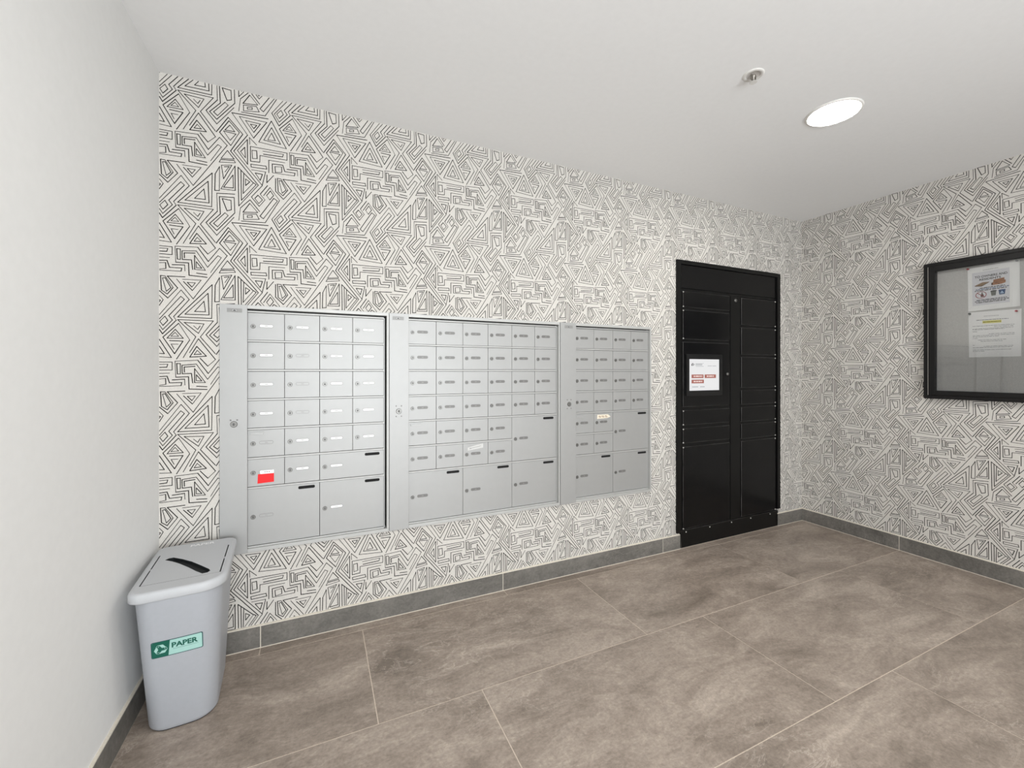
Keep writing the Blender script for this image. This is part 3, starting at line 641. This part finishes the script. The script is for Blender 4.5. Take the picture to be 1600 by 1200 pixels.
b = MB(fm); lbox(b, 2.2815, 3.3060, 1.7985, 1.9620, -0.02, OD - 0.001, M['black_door'], sd); link('header_panel', b.mesh('header_panel', bevel=0.002), t)
b = MB(fm); lbox(b, 2.2815, 3.3060, 1.7800, 1.7965, -0.022, OD - 0.004, M['black'], sd); link('header_rail', b.mesh('header_rail', bevel=0.001), t)
b = MB(fm); lbox(b, 2.7745, 2.8800, 0.1235, 1.7790, -0.021, OD - 0.003, M['black'], sd); post = link('centre_post', b.mesh('centre_post', bevel=0.0012), t)
def knob(parent, u, v, d, r=0.0125):
    b = MB(fm); b.lathe(0, 0, [(r, 0), (r, 0.005), (r * 0.8, 0.008), (r * 0.45, 0.0085)], M['chrome'], 18); b.box(-0.001, 0.001, -0.004, 0.004, 0.0085, 0.0089, M['keyway'])
    link('cam_lock', b.mesh('cam_lock'), parent, (u * sd - LX, -d, HC + (v - HC) * sd), label='chrome cam lock')
knob(post, 2.8265, 1.749, OD - 0.003)
pin = MB(fm); pin.lathe(0, 0, [(0.0048, 0), (0.0048, 0.0024), (0.0035, 0.0036)], M['pin_metal'], 10); pin_me = pin.mesh('hinge_pin')
left = [(1.6685, 1.7772), (1.4467, 1.6485), (0.8473, 0.9498), (0.7222, 0.8234), (0.1260, 0.6969)]
right = [(1.5705, 1.7725), (1.3483, 1.5503), (1.0983, 1.3281), (0.9721, 1.0781), (0.8433, 0.9519), (0.7145, 0.8256), (0.1290, 0.6968)]
for side, lst in ((0, left), (1, right)):
    for v0, v1 in lst:
        u0, u1 = ((2.2985, 2.7620), (2.8895, 3.2800))[side]
        b = MB(fm); lbox(b, u0, u1, v0, v1, -0.018, OD, M['black_door'], sd)
        cx, cz = (u0 + u1) / 2 * sd - LX, HC + ((v0 + v1) / 2 - HC) * sd
        d = link('locker_door', b.mesh('locker_door', (cx, 0, cz), bevel=0.0024, seg=3, edge=M['edge_highlight']), t, (cx, 0, cz))
        hu = ((u0 + 0.002) if side == 0 else (u1 - 0.002)) * sd - LX - cx
        for vv in (v0 + 0.004, v1 - 0.004): link('hinge_pin', pin_me, d, (hu, -OD + 0.0005, HC + (vv - HC) * sd - cz), label='bright hinge pin')
for q in (0, 1):
    lst = (left + [(0.9742, 1.4254)], right)[q]; u0, u1 = ((2.2980, 2.7626), (2.8890, 3.2806))[q]
    e = sorted(lst); lo = 0.1235
    for v0, v1 in e + [(1.7790, 1.79)]:
        if v0 - lo > 0.003: b = MB(fm); lbox(b, u0, u1, lo + 0.0012, v0 - 0.0012, -0.021, OD - 0.006, M['black'], sd); p = ((u0 + u1) / 2 * sd - LX, 0, HC + ((lo + v0) / 2 - HC) * sd); link('shelf_rail', b.mesh('shelf_rail', p, bevel=0.0012), t, p)
        lo = v1
for u0, u1 in ((2.2812, 2.2978), (2.7628, 2.7738), (2.8806, 2.8888), (3.2808, 3.3066)):
    b = MB(fm); lbox(b, u0, u1, 0.1235, 1.7790, -0.021, OD - 0.007, M['black'], sd); p = ((u0 + u1) / 2 * sd - LX, 0, 0.95); link('inner_jamb', b.mesh('inner_jamb', p), t, p)
b = MB(fm); lbox(b, 2.2985, 2.7620, 0.9742, 1.4254, -0.018, OD, M['black_door'], sd)
cp = link('control_panel', b.mesh('control_panel', bevel=0.0024, seg=3, edge=M['edge_highlight']), t)
b = MB(fm); u0, u1, v0, v1 = 2.3208 * sd - LX, 2.6746 * sd - LX, 1.0500, 1.3420
for a in ((u0, 2.348 * sd - LX, v0, v1), (2.646 * sd - LX, u1, v0, v1), (2.348 * sd - LX, 2.646 * sd - LX, v0, 1.0866), (2.348 * sd - LX, 2.646 * sd - LX, 1.3070, v1)): b.box(*a, OD - 0.001, OD + 0.010, M['bezel'])
link('screen_bezel', b.mesh('screen_bezel', bevel=0.0015), cp)
b = MB(fm); su0, su1, sv0, sv1 = 2.348 * sd - LX, 2.646 * sd - LX, 1.0866, 1.3070
sw, sh = su1 - su0, sv1 - sv0
b.box(su0, su1, sv0, sv1, OD, OD + 0.005, M['screen'])
def sq(x0, x1, y0, y1, m, dd): b.box(su0 + x0 * sw, su0 + x1 * sw, sv1 - y1 * sh, sv1 - y0 * sh, OD + 0.005, OD + 0.005 + dd, m)
for x0, x1, y0, y1 in ((0.085, 0.475, 0.49, 0.605), (0.51, 0.89, 0.49, 0.605), (0.085, 0.485, 0.655, 0.770)): sq(x0, x1, y0, y1, M['screen_btn'], 0.0003)
for x, y, ws in ((0.15, 0.545, (0.05, 0.11, 0.05, 0.03)), (0.58, 0.545, (0.06, 0.11, 0.04)), (0.15, 0.712, (0.07, 0.06, 0.07, 0.04))):
    for k, wd in enumerate(ws): sq(x, x + wd, y - 0.022, y + 0.022, M['screen_btn_text'], 0.0005); x += wd + 0.014
for x0, x1, y0, y1 in ((0.21, 0.44, 0.135, 0.155), (0.21, 0.43, 0.17, 0.195), (0.22, 0.48, 0.222, 0.234), (0.61, 0.75, 0.205, 0.222), (0.77, 0.9, 0.205, 0.222), (0.10, 0.30, 0.872, 0.895), (0.36, 0.51, 0.872, 0.895)): sq(x0, x1, y0, y1, M['screen_grey'], 0.0003)
def sp_(x, y): return (su0 + x * sw, sv1 - y * sh)
b.poly([sp_(0.075, 0.185), sp_(0.115, 0.12), sp_(0.13, 0.14), sp_(0.105, 0.19), sp_(0.12, 0.215), sp_(0.095, 0.215)], OD + 0.0054, M['screen_dark'])
b.poly([sp_(0.125, 0.12), sp_(0.175, 0.165), sp_(0.135, 0.215), sp_(0.128, 0.195), sp_(0.15, 0.165)], OD + 0.0054, M['screen_dark'])
sq(0.455, 0.475, 0.122, 0.137, M['screen_grey'], 0.0003)
link('touch_screen', b.mesh('touch_screen'), cp, label='lit white touch screen with three red buttons')
knob(cp, 2.7370, 1.2012, OD, 0.011)
b = MB(fm); lbox(b, 2.2780, 3.3090, 0.0, 0.1205, -0.02, OD + 0.002, M['black'], sd); kp = link('kick_plate', b.mesh('kick_plate', bevel=0.0024, seg=3, edge=M['edge_highlight']), t)
sm = MB(fm); sm.lathe(0, 0, [(0.0050, 0), (0.004, 0.0020)], M['pin_metal'], 10); sm_me = sm.mesh('kick_screw')
for u in (2.325, 2.555, 2.78, 2.99, 3.215): link('kick_screw', sm_me, kp, (u * sd - LX, -OD - 0.0018, 0.106))

# ------------------------------------------------------------------ notice board, sheets, pins (right wall: u = -y)
BU0, BU1, BV0, BV1 = -1.3932, -0.180, 1.0487, 1.9134
fm = right_map
C0 = ((BU0 + BU1) / 2, (BV0 + BV1) / 2)
t = thing('notice_board', 'black framed notice board with a glass door and grey fabric back', 'notice board', (XR, -C0[0], C0[1]))
def nb(b, u0, u1, v0, v1, d0, d1, m): b.box(u0 - C0[0], u1 - C0[0], v0 - C0[1], v1 - C0[1], d0, d1, m)
b = MB(fm)
for a in ((BU0, BU0 + 0.0195, BV0, BV1), (BU1 - 0.0195, BU1, BV0, BV1), (BU0 + 0.0195, BU1 - 0.0195, BV0, BV0 + 0.0195), (BU0 + 0.0195, BU1 - 0.0195, BV1 - 0.0195, BV1)): nb(b, *a, 0, 0.040, M['frame_black'])
link('case', b.mesh('case', bevel=0.002), t)
b = MB(fm)
i0, i1, j0, j1 = BU0 + 0.0240, BU1 - 0.0220, BV0 + 0.0220, BV1 - 0.0220
for a in ((i0, i0 + 0.031, j0, j1), (i1 - 0.031, i1, j0, j1), (i0 + 0.031, i1 - 0.031, j0, j0 + 0.029), (i0 + 0.031, i1 - 0.031, j1 - 0.033, j1)): nb(b, *a, 0.012, 0.042, M['frame_black'])
dr = link('door_frame', b.mesh('door_frame', bevel=0.0025), t)
b = MB(fm); nb(b, i0 + 0.030, i1 - 0.030, j0 + 0.028, j1 - 0.032, 0.028, 0.032, M['glass']); link('pane', b.mesh('pane'), dr)
b = MB(fm); nb(b, BU0 + 0.0200, BU0 + 0.0236, BV0 + 0.0215, BV1 - 0.0215, 0.002, 0.0385, M['groove']); link('hinge_strip', b.mesh('hinge_strip'), t, label='bright metal hinge strip')
b = MB(fm); nb(b, BU0 + 0.019, BU1 - 0.019, BV0 + 0.019, BV1 - 0.019, 0.001, 0.009, M['fabric']); link('fabric_back', b.mesh('fabric_back'), t)

def sheet(name, label, TL, TR, BR, BL, d, draw):
    """a sheet of paper pinned to the board; s to the right and t downwards run 0..1 over it"""
    c = (sum(p[0] for p in (TL, TR, BR, BL)) / 4, sum(p[1] for p in (TL, TR, BR, BL)) / 4)
    o = thing(name, label, 'notice', (XR - d, -c[0], c[1]), 'sheets on the notice board')
    def bil(s, q, e):
        u = (TL[0] * (1 - s) + TR[0] * s) * (1 - q) + (BL[0] * (1 - s) + BR[0] * s) * q
        v = (TL[1] * (1 - s) + TR[1] * s) * (1 - q) + (BL[1] * (1 - s) + BR[1] * s) * q
        return right_map(u - c[0], v - c[1], e)
    b = MB(bil); n = 6
    for k in range(n):      # gently curled sheet
        s0, s1_ = k / n, (k + 1) / n
        h = lambda s, q: 0.0016 * (1 - math.cos(2 * math.pi * s)) * q
        for r in range(4):
            q0, q1 = r / 4, (r + 1) / 4
            b.add([(s0, q0, h(s0, q0) * 0), (s1_, q0, 0), (s1_, q1, 0), (s0, q1, 0)], [(0, 1, 2, 3)], M['sheet'])
            b.add([(s0, q0, -0.0004), (s1_, q0, -0.0004), (s1_, q1, -0.0004), (s0, q1, -0.0004)], [(3, 2, 1, 0)], M['sheet'])
    link('paper', b.mesh('paper'), o)
    p = MB(bil); draw(p); link('printing', p.mesh('printing'), o)
    return o
def rect(p, s0, s1_, q0, q1, e, m): p.add([(s0, q0, e), (s1_, q0, e), (s1_, q1, e), (s0, q1, e)], [(0, 1, 2, 3)], m)
def words(p, s0, s1_, q, hgt, m, rnd, e=0.0006, lo=0.02, hi=0.09, gap=0.012):
    s = s0
    while s < s1_ - 0.01:
        w = min(rnd.uniform(lo, hi), s1_ - s); rect(p, s, s + w, q - hgt / 2, q + hgt / 2, e, m); s += w + gap
def words_at(p, txt, s0, s1_, q, hgt, m, bold):
    vs, fs = text_mesh(txt, 1.0, bold); us_ = [v[0] for v in vs]; lo, hi = min(us_), max(us_)
    p.add([(s0 + (x - lo) / (hi - lo) * (s1_ - s0), q + hgt / 2 - y / 0.72 * hgt, 0.0007) for x, y, z in vs], fs, m)
def draw1(p):
    r = random.Random(5); e = 0.0006
    rect(p, 0.09, 0.815, 0.125, 0.885, 0.0003, M['print_panel'])
    words(p, 0.31, 0.60, 0.092, 0.014, M['print_grey'], r, e, 0.012, 0.016, 0.02)
    words_at(p, 'TO OWNERS AND', 0.145, 0.775, 0.232, 0.050, M['print'], 0.02)
    words_at(p, 'RESIDENTS', 0.235, 0.655, 0.300, 0.046, M['print'], 0.02)
    p.add([(0.14, 0.425, e), (0.30, 0.365, e), (0.43, 0.375, e), (0.28, 0.445, e)], [(0, 1, 2, 3)], M['print_tan'])       # flattened box
    p.add([(0.14, 0.425, e), (0.28, 0.445, e), (0.43, 0.375, e), (0.43, 0.385, e), (0.28, 0.458, e), (0.14, 0.437, e)], [(0, 1, 2, 3, 4, 5)], M['print_dkbrown'])
    p.add([(0.51, 0.345, e), (0.72, 0.325, e), (0.72, 0.38, e), (0.745, 0.38, e), (0.74, 0.44, e), (0.66, 0.462, e), (0.47, 0.462, e), (0.47, 0.41, e), (0.51, 0.40, e)], [tuple(range(9))], M['print_brown'])   # stacked boxes
    for a, c, q0, q1 in ((0.51, 0.72, 0.352, 0.360), (0.50, 0.73, 0.392, 0.398), (0.47, 0.50, 0.41, 0.462), (0.60, 0.625, 0.435, 0.455), (0.54, 0.59, 0.415, 0.425)): rect(p, a, c, q0, q1, 0.0008, M['print_dkbrown'])
    words(p, 0.24, 0.74, 0.495, 0.016, M['print'], r); words(p, 0.16, 0.80, 0.523, 0.016, M['print_blue'], r); words(p, 0.14, 0.78, 0.552, 0.016, M['print'], r)
    cx, cy, a, c = 0.265, 0.650, 0.112, 0.080                                   # crossed-out bottle
    for k in range(28):
        t0, t1 = 2 * math.pi * k / 28, 2 * math.pi * (k + 1) / 28
        p.add([(cx + a * math.cos(t0), cy + c * math.sin(t0), e), (cx + a * math.cos(t1), cy + c * math.sin(t1), e), (cx + a * 0.86 * math.cos(t1), cy + c * 0.86 * math.sin(t1), e), (cx + a * 0.86 * math.cos(t0), cy + c * 0.86 * math.sin(t0), e)], [(0, 1, 2, 3)], M['print_red'])
    p.add([(cx - 0.085, cy - 0.050, 0.0008), (cx - 0.073, cy - 0.058, 0.0008), (cx + 0.085, cy + 0.050, 0.0008), (cx + 0.073, cy + 0.058, 0.0008)], [(0, 1, 2, 3)], M['print_red'])
    p.add([(cx + 0.012, cy - 0.055, e), (cx + 0.032, cy - 0.055, e), (cx + 0.034, cy - 0.02, e), (cx + 0.052, cy, e), (cx + 0.052, cy + 0.048, e), (cx - 0.006, cy + 0.048, e), (cx - 0.006, cy, e), (cx + 0.010, cy - 0.02, e)], [tuple(range(8))], M['print_dkbrown'])
    p.add([(0.455, 0.600, e), (0.565, 0.600, e), (0.552, 0.698, e), (0.470, 0.698, e)], [(0, 1, 2, 3)], M['print_green_grey'])                  # grey bin
    p.add([(0.445, 0.603, 0.0008), (0.455, 0.588, 0.0008), (0.51, 0.578, 0.0008), (0.572, 0.588, 0.0008), (0.575, 0.603, 0.0008)], [(0, 1, 2, 3, 4)], M['print'])
    p.add([(0.605, 0.585, e), (0.74, 0.585, e), (0.725, 0.695, e), (0.622, 0.695, e)], [(0, 1, 2, 3)], M['print_blue'])                        # blue box
    p.add([(0.635, 0.672, 0.0008), (0.672, 0.612, 0.0008), (0.710, 0.672, 0.0008)], [(0, 1, 2)], M['print_pale_blue'])
    p.add([(0.660, 0.660, 0.0009), (0.672, 0.640, 0.0009), (0.685, 0.660, 0.0009)], [(0, 1, 2)], M['print_blue'])
    words(p, 0.17, 0.77, 0.765, 0.016, M['print'], r); words(p, 0.14, 0.80, 0.795, 0.016, M['print'], r); words(p, 0.17, 0.74, 0.825, 0.016, M['print'], r)
def draw2(p):
    r = random.Random(9); e = 0.0006
    words(p, 0.31, 0.60, 0.105, 0.013, M['print_grey'], r, e, 0.012, 0.018, 0.018)
    words(p, 0.16, 0.77, 0.185, 0.013, M['print_grey'], r, e)
    rect(p, 0.28, 0.64, 0.205, 0.262, 0.0003, M['yellow']); words(p, 0.29, 0.63, 0.234, 0.018, M['olive'], r, e, gap=0.006)
    for q, a, c in ((0.315, 0.08, 0.88), (0.345, 0.50, 0.88), (0.375, 0.08, 0.86), (0.395, 0.08, 0.70), (0.435, 0.08, 0.18), (0.495, 0.40, 0.88), (0.525, 0.08, 0.88), (0.552, 0.08, 0.60), (0.585, 0.08, 0.18),
                    (0.625, 0.19, 0.73), (0.655, 0.24, 0.66), (0.735, 0.08, 0.12), (0.765, 0.30, 0.86), (0.79, 0.08, 0.84), (0.84, 0.08, 0.84), (0.87, 0.08, 0.33)): words(p, a, c, q, 0.008, M['print_grey'], r, e)
sheet('notice_sheet', 'upper white notice with pictures, headed TO OWNERS AND RESIDENTS', (-1.1966, 1.8471), (-0.9851, 1.8533), (-0.9839, 1.5915), (-1.1938, 1.5855), 0.0125, draw1)
sheet('notice_sheet', 'lower white notice of plain text with a yellow highlighted line', (-1.1938, 1.5800), (-0.9791, 1.5764), (-0.9803, 1.3081), (-1.1910, 1.3069), 0.0105, draw2)
def push_pin(label, u, v, d, m):
    t = thing('push_pin', label, 'pin', (XR - d, -u, v), 'push pins in the notices')
    b = MB(right_map); b.lathe(0, 0, [(0.0022, 0), (0.0018, 0.002), (0.0045, 0.0028), (0.0045, 0.004), (0.003, 0.0048), (0.0034, 0.0105), (0.0055, 0.0125), (0.0052, 0.0138)], m, 14)
    link('pin_head', b.mesh('pin_head'), t)
push_pin('red push pin at top left of the upper notice', -1.1925, 1.8430, 0.0125, M['pin_red'])
push_pin('pale grey push pin at top right of the upper notice', -0.9930, 1.8490, 0.0125, M['pin_clear'])
push_pin('black push pin at top left of the lower notice', -1.1860, 1.5710, 0.0105, M['pin_black'])
push_pin('red push pin at top right of the lower notice', -0.9960, 1.5645, 0.0105, M['pin_red'])

# ------------------------------------------------------------------ paper recycling bin
ROT = math.radians(3.75)
BC = (-0.4325, 1.922)
t = thing('recycling_bin', 'grey plastic paper recycling bin with a slotted lid standing in the corner', 'bin', (BC[0], BC[1], 0)); t.rotation_euler = (0, 0, ROT)
ZL, ZB = 0.520, 0.489
def section(z):
    k = z / ZB                                     # 0 at the floor, 1 under the lid
    hx = 0.0985 + (0.1185 - 0.0985) * k; y0 = -0.112 + (-0.2045 + 0.112) * k; y1 = 0.168 + (0.204 - 0.168) * k
    cx = -0.004 * (1 - k)
    return hx, y0, y1, cx
def body_ring(z, inset=0.0, n=8):
    hx, y0, y1, cx = section(z); w, h = 2 * (hx - inset), (y1 - y0) - 2 * inset
    pts = []
    rr = rrect(w, h, [0.028, 0.028, 0.052, 0.060], n, cx, (y0 + y1) / 2)
    m = len(rr)
    for i in range(m):
        a, c = rr[i], rr[(i + 1) % m]; pts.append(a)
        if math.hypot(a[0] - c[0], a[1] - c[1]) > 0.03:
            for q in range(1, 6): pts.append(lerp(a, c, q / 6))
    yc = (y0 + y1) / 2
    return [(x, y - 0.006 * max(0, 1 - ((x - cx) / hx) ** 2) * (1 if y < yc else 0)) for x, y in pts]
zs = [(0.004, 0.004), (0.010, 0.001), (0.018, 0.0), (0.12, 0), (0.24, 0), (0.36, 0), (0.44, 0), (0.470, 0), (ZB, 0)]
pts = []; fs = []
for z, ins in zs: pts += [(x, y, z) for x, y in body_ring(z, ins)]
n = len(body_ring(0.1))
for k in range(len(zs) - 1): fs += [(k * n + i, k * n + (i + 1) % n, (k + 1) * n + (i + 1) % n, (k + 1) * n + i) for i in range(n)]
b = MB(); b.add(pts, fs, M['bin'], True); b.add(pts[-n:], [tuple(range(n))], M['bin'])
b.add(pts[:n], [tuple(range(n - 1, -1, -1))], M['bin'])
link('body', b.mesh('body'), t)
b = MB(); r0 = body_ring(0.004, 0.006); b.prism(r0, 0.0, 0.006, M['foot']); link('foot', b.mesh('foot'), t)

# lid: skirt and rounded rim, an opening in which the flap sits
def lid_ring(ins): return rrect(0.265 - 2 * ins, 0.428 - 2 * ins, [max(0.004, q - ins) for q in (0.040, 0.030, 0.045, 0.075)], 7, 0, 0)
prof = [(0.004, ZB + 0.0005), (0.0015, ZB), (0.0, ZB + 0.002), (0.0, ZL - 0.010), (0.0022, ZL - 0.004), (0.0065, ZL - 0.0008), (0.012, ZL)]
pts = []; fs = []
for ins, z in prof: pts += [(x, y, z) for x, y in lid_ring(ins)]
n = len(lid_ring(0))
for k in range(len(prof) - 1): fs += [(k * n + i, k * n + (i + 1) % n, (k + 1) * n + (i + 1) % n, (k + 1) * n + i) for i in range(n)]
b = MB(); b.add(pts, fs, M['lid'], True)
def local(x, y):      # world plan point -> bin plan
    dx, dy = x - BC[0], y - BC[1]; c, s = math.cos(-ROT), math.sin(-ROT)
    return (dx * c - dy * s, dx * s + dy * c)
def fill(b, outer, holes, z, m, zf=None):
    bm = bmesh.new(); 
    for loop in [outer] + holes:
        vs = [bm.verts.new((x, y, 0)) for x, y in loop]
        for i in range(len(vs)): bm.edges.new((vs[i], vs[(i + 1) % len(vs)]))
    bmesh.ops.triangle_fill(bm, use_beauty=True, use_dissolve=False, edges=bm.edges[:], normal=(0, 0, 1))
    bm.verts.index_update()
    b.add([(v.co.x, v.co.y, z) for v in bm.verts], [tuple(v.index for v in f.verts) for f in bm.faces], m); bm.free()
def pocket(b, loop, z0, z1, mw, mf):
    n = len(loop); p = [(x, y, z1) for x, y in loop] + [(x, y, z0) for x, y in loop]
    b.add(p, [(i, (i + 1) % n, n + (i + 1) % n, n + i) for i in range(n)], mw); b.add(p[n:], [tuple(range(n))], mf)
fl = [local(-0.550, 2.020), local(-0.527, 1.762), local(-0.314, 1.795), local(-0.334, 2.044)]       # corners of the flap opening
LL, RR, BB, FF = (fl[0][0] + fl[1][0]) / 2, (fl[2][0] + fl[3][0]) / 2, 0.116, -0.146
hole = [(LL - 0.0030, BB + 0.0005), (LL - 0.0030, FF), (RR + 0.0030, FF), (RR + 0.0030, BB + 0.0005)]
fill(b, lid_ring(0.012), [hole], ZL, M['lid']); pocket(b, hole, ZL - 0.014, ZL, M['hole'], M['hole'])
lid = link('lid', b.mesh('lid'), t)
slot = [local(x, y) for x, y in ((-.5197, 1.9761), (-.5107, 1.9895), (-.4971, 1.9905), (-.4633, 1.9608), (-.4236, 1.9183), (-.3853, 1.8672), (-.354, 1.8237), (-.347, 1.8078), (-.3529, 1.795), (-.3678, 1.7927), (-.3914, 1.8219), (-.4238, 1.8685), (-.4624, 1.9191), (-.4936, 1.9538))]
b = MB(); fo = [(LL + 0.0006, BB - 0.0001), (LL + 0.0006, FF - 0.0004), (RR - 0.0006, FF - 0.0004), (RR - 0.0006, BB - 0.0001)]
fill(b, fo, [slot], ZL + 0.0004, M['lid']); pocket(b, slot, ZL - 0.011, ZL + 0.0004, M['hole'], M['hole']); pocket(b, fo, ZL - 0.012, ZL + 0.0004, M['hole'], M['hole'])
for sx in (LL - 0.0008, RR + 0.0008): b.box(sx - 0.0022, sx + 0.0022, -0.015, -0.009, ZL - 0.006, ZL, M['lid'])      # pivots of the flap
link('flap', b.mesh('flap'), lid)
b = MB(); tu, tv = local(-0.466, 2.083)
b.text('PAPER', tu, tv, 0.028, ZL + 0.0006, M['letter'], width=0.080, bold=0.02 * 0.028); link('raised_lettering', b.mesh('raised_lettering'), lid, label='pale raised word PAPER')

# the green PAPER label follows the front of the body
LU, LV, LW, LH = -0.0045, 0.3135, 0.138, 0.0585
def skin(u, v, e):
    z = LV + v; hx, y0, y1, cx = section(z); x = LU + u
    return (x, y0 - 0.006 * max(0, 1 - ((x - cx) / hx) ** 2) - 0.0004 - e, z)
def strip_poly(b, outline, e, m):
    """a label field cut into upright slices so that it bends with the body"""
    bm = bmesh.new(); vs = [bm.verts.new((x, y, 0)) for x, y in outline]; bm.faces.new(vs)
    for k in range(1, 14):
        x = -LW / 2 + LW * k / 14
        bmesh.ops.bisect_plane(bm, geom=bm.verts[:] + bm.edges[:] + bm.faces[:], plane_co=(x, 0, 0), plane_no=(1, 0, 0))
    bm.verts.index_update()
    b.add([(v.co.x, v.co.y, e) for v in bm.verts], [tuple(v.index for v in f.verts) for f in bm.faces], m); bm.free()
b = MB(skin)
strip_poly(b, rrect(LW, LH, 0.005, 4), 0.0, M['border'])
strip_poly(b, rrect(LW - 0.005, LH - 0.005, 0.0035, 4), 0.0003, M['pale_green'])
q = 0.0018
strip_poly(b, [(-0.019, LH / 2 - q), (-LW / 2 + 0.006, LH / 2 - q), (-LW / 2 + q, LH / 2 - 0.006), (-LW / 2 + q, -LH / 2 + 0.006), (-LW / 2 + 0.006, -LH / 2 + q), (-0.0245, -LH / 2 + q)], 0.0006, M['green'])
vs, fs_ = text_mesh('PAPER', 0.0245, 0.0245 * 0.034); lo = min(p[0] for p in vs); hi = max(p[0] for p in vs)
b.add([(-0.0150 + (p[0] - lo) / (hi - lo) * 0.0700, -0.0015 + p[1], 0.0007) for p in vs], fs_, M['green'])
strip_poly(b, [(-0.012, -0.0075), (0.056, -0.0075), (0.056, -0.0067), (-0.012, -0.0067)], 0.0007, M['green'])
ac, ar = (-0.0440, 0.0005), 0.0155
def rot(p, a): c, s = math.cos(a), math.sin(a); return (ac[0] + p[0] * c - p[1] * s, ac[1] + p[0] * s + p[1] * c)
for k in range(3):        # three chasing arrows: a solid bend and an outlined head each
    a = -2 * math.pi * k / 3
    b.add([rot(p, a) + (0.0009,) for p in ((-0.0045, 0.0165), (0.0065, 0.0165), (0.0120, 0.0085), (0.0135, 0.0040), (0.0035, 0.0050), (0.0010, 0.0090))], [(0, 1, 2, 3, 4, 5)], M['pale_green'])
    ol = [(-0.0045, 0.0165), (-0.0085, 0.0150), (-0.0125, 0.0085), (-0.0100, 0.0070), (-0.0045, 0.0095), (-0.0045, 0.0165)]
    for i in range(len(ol) - 1): b.stroke(rot(ol[i], a), rot(ol[i + 1], a), 0.0010, 0.0009, M['pale_green'])
link('paper_label', b.mesh('paper_label'), t, label='green and white label reading PAPER with recycling arrows')
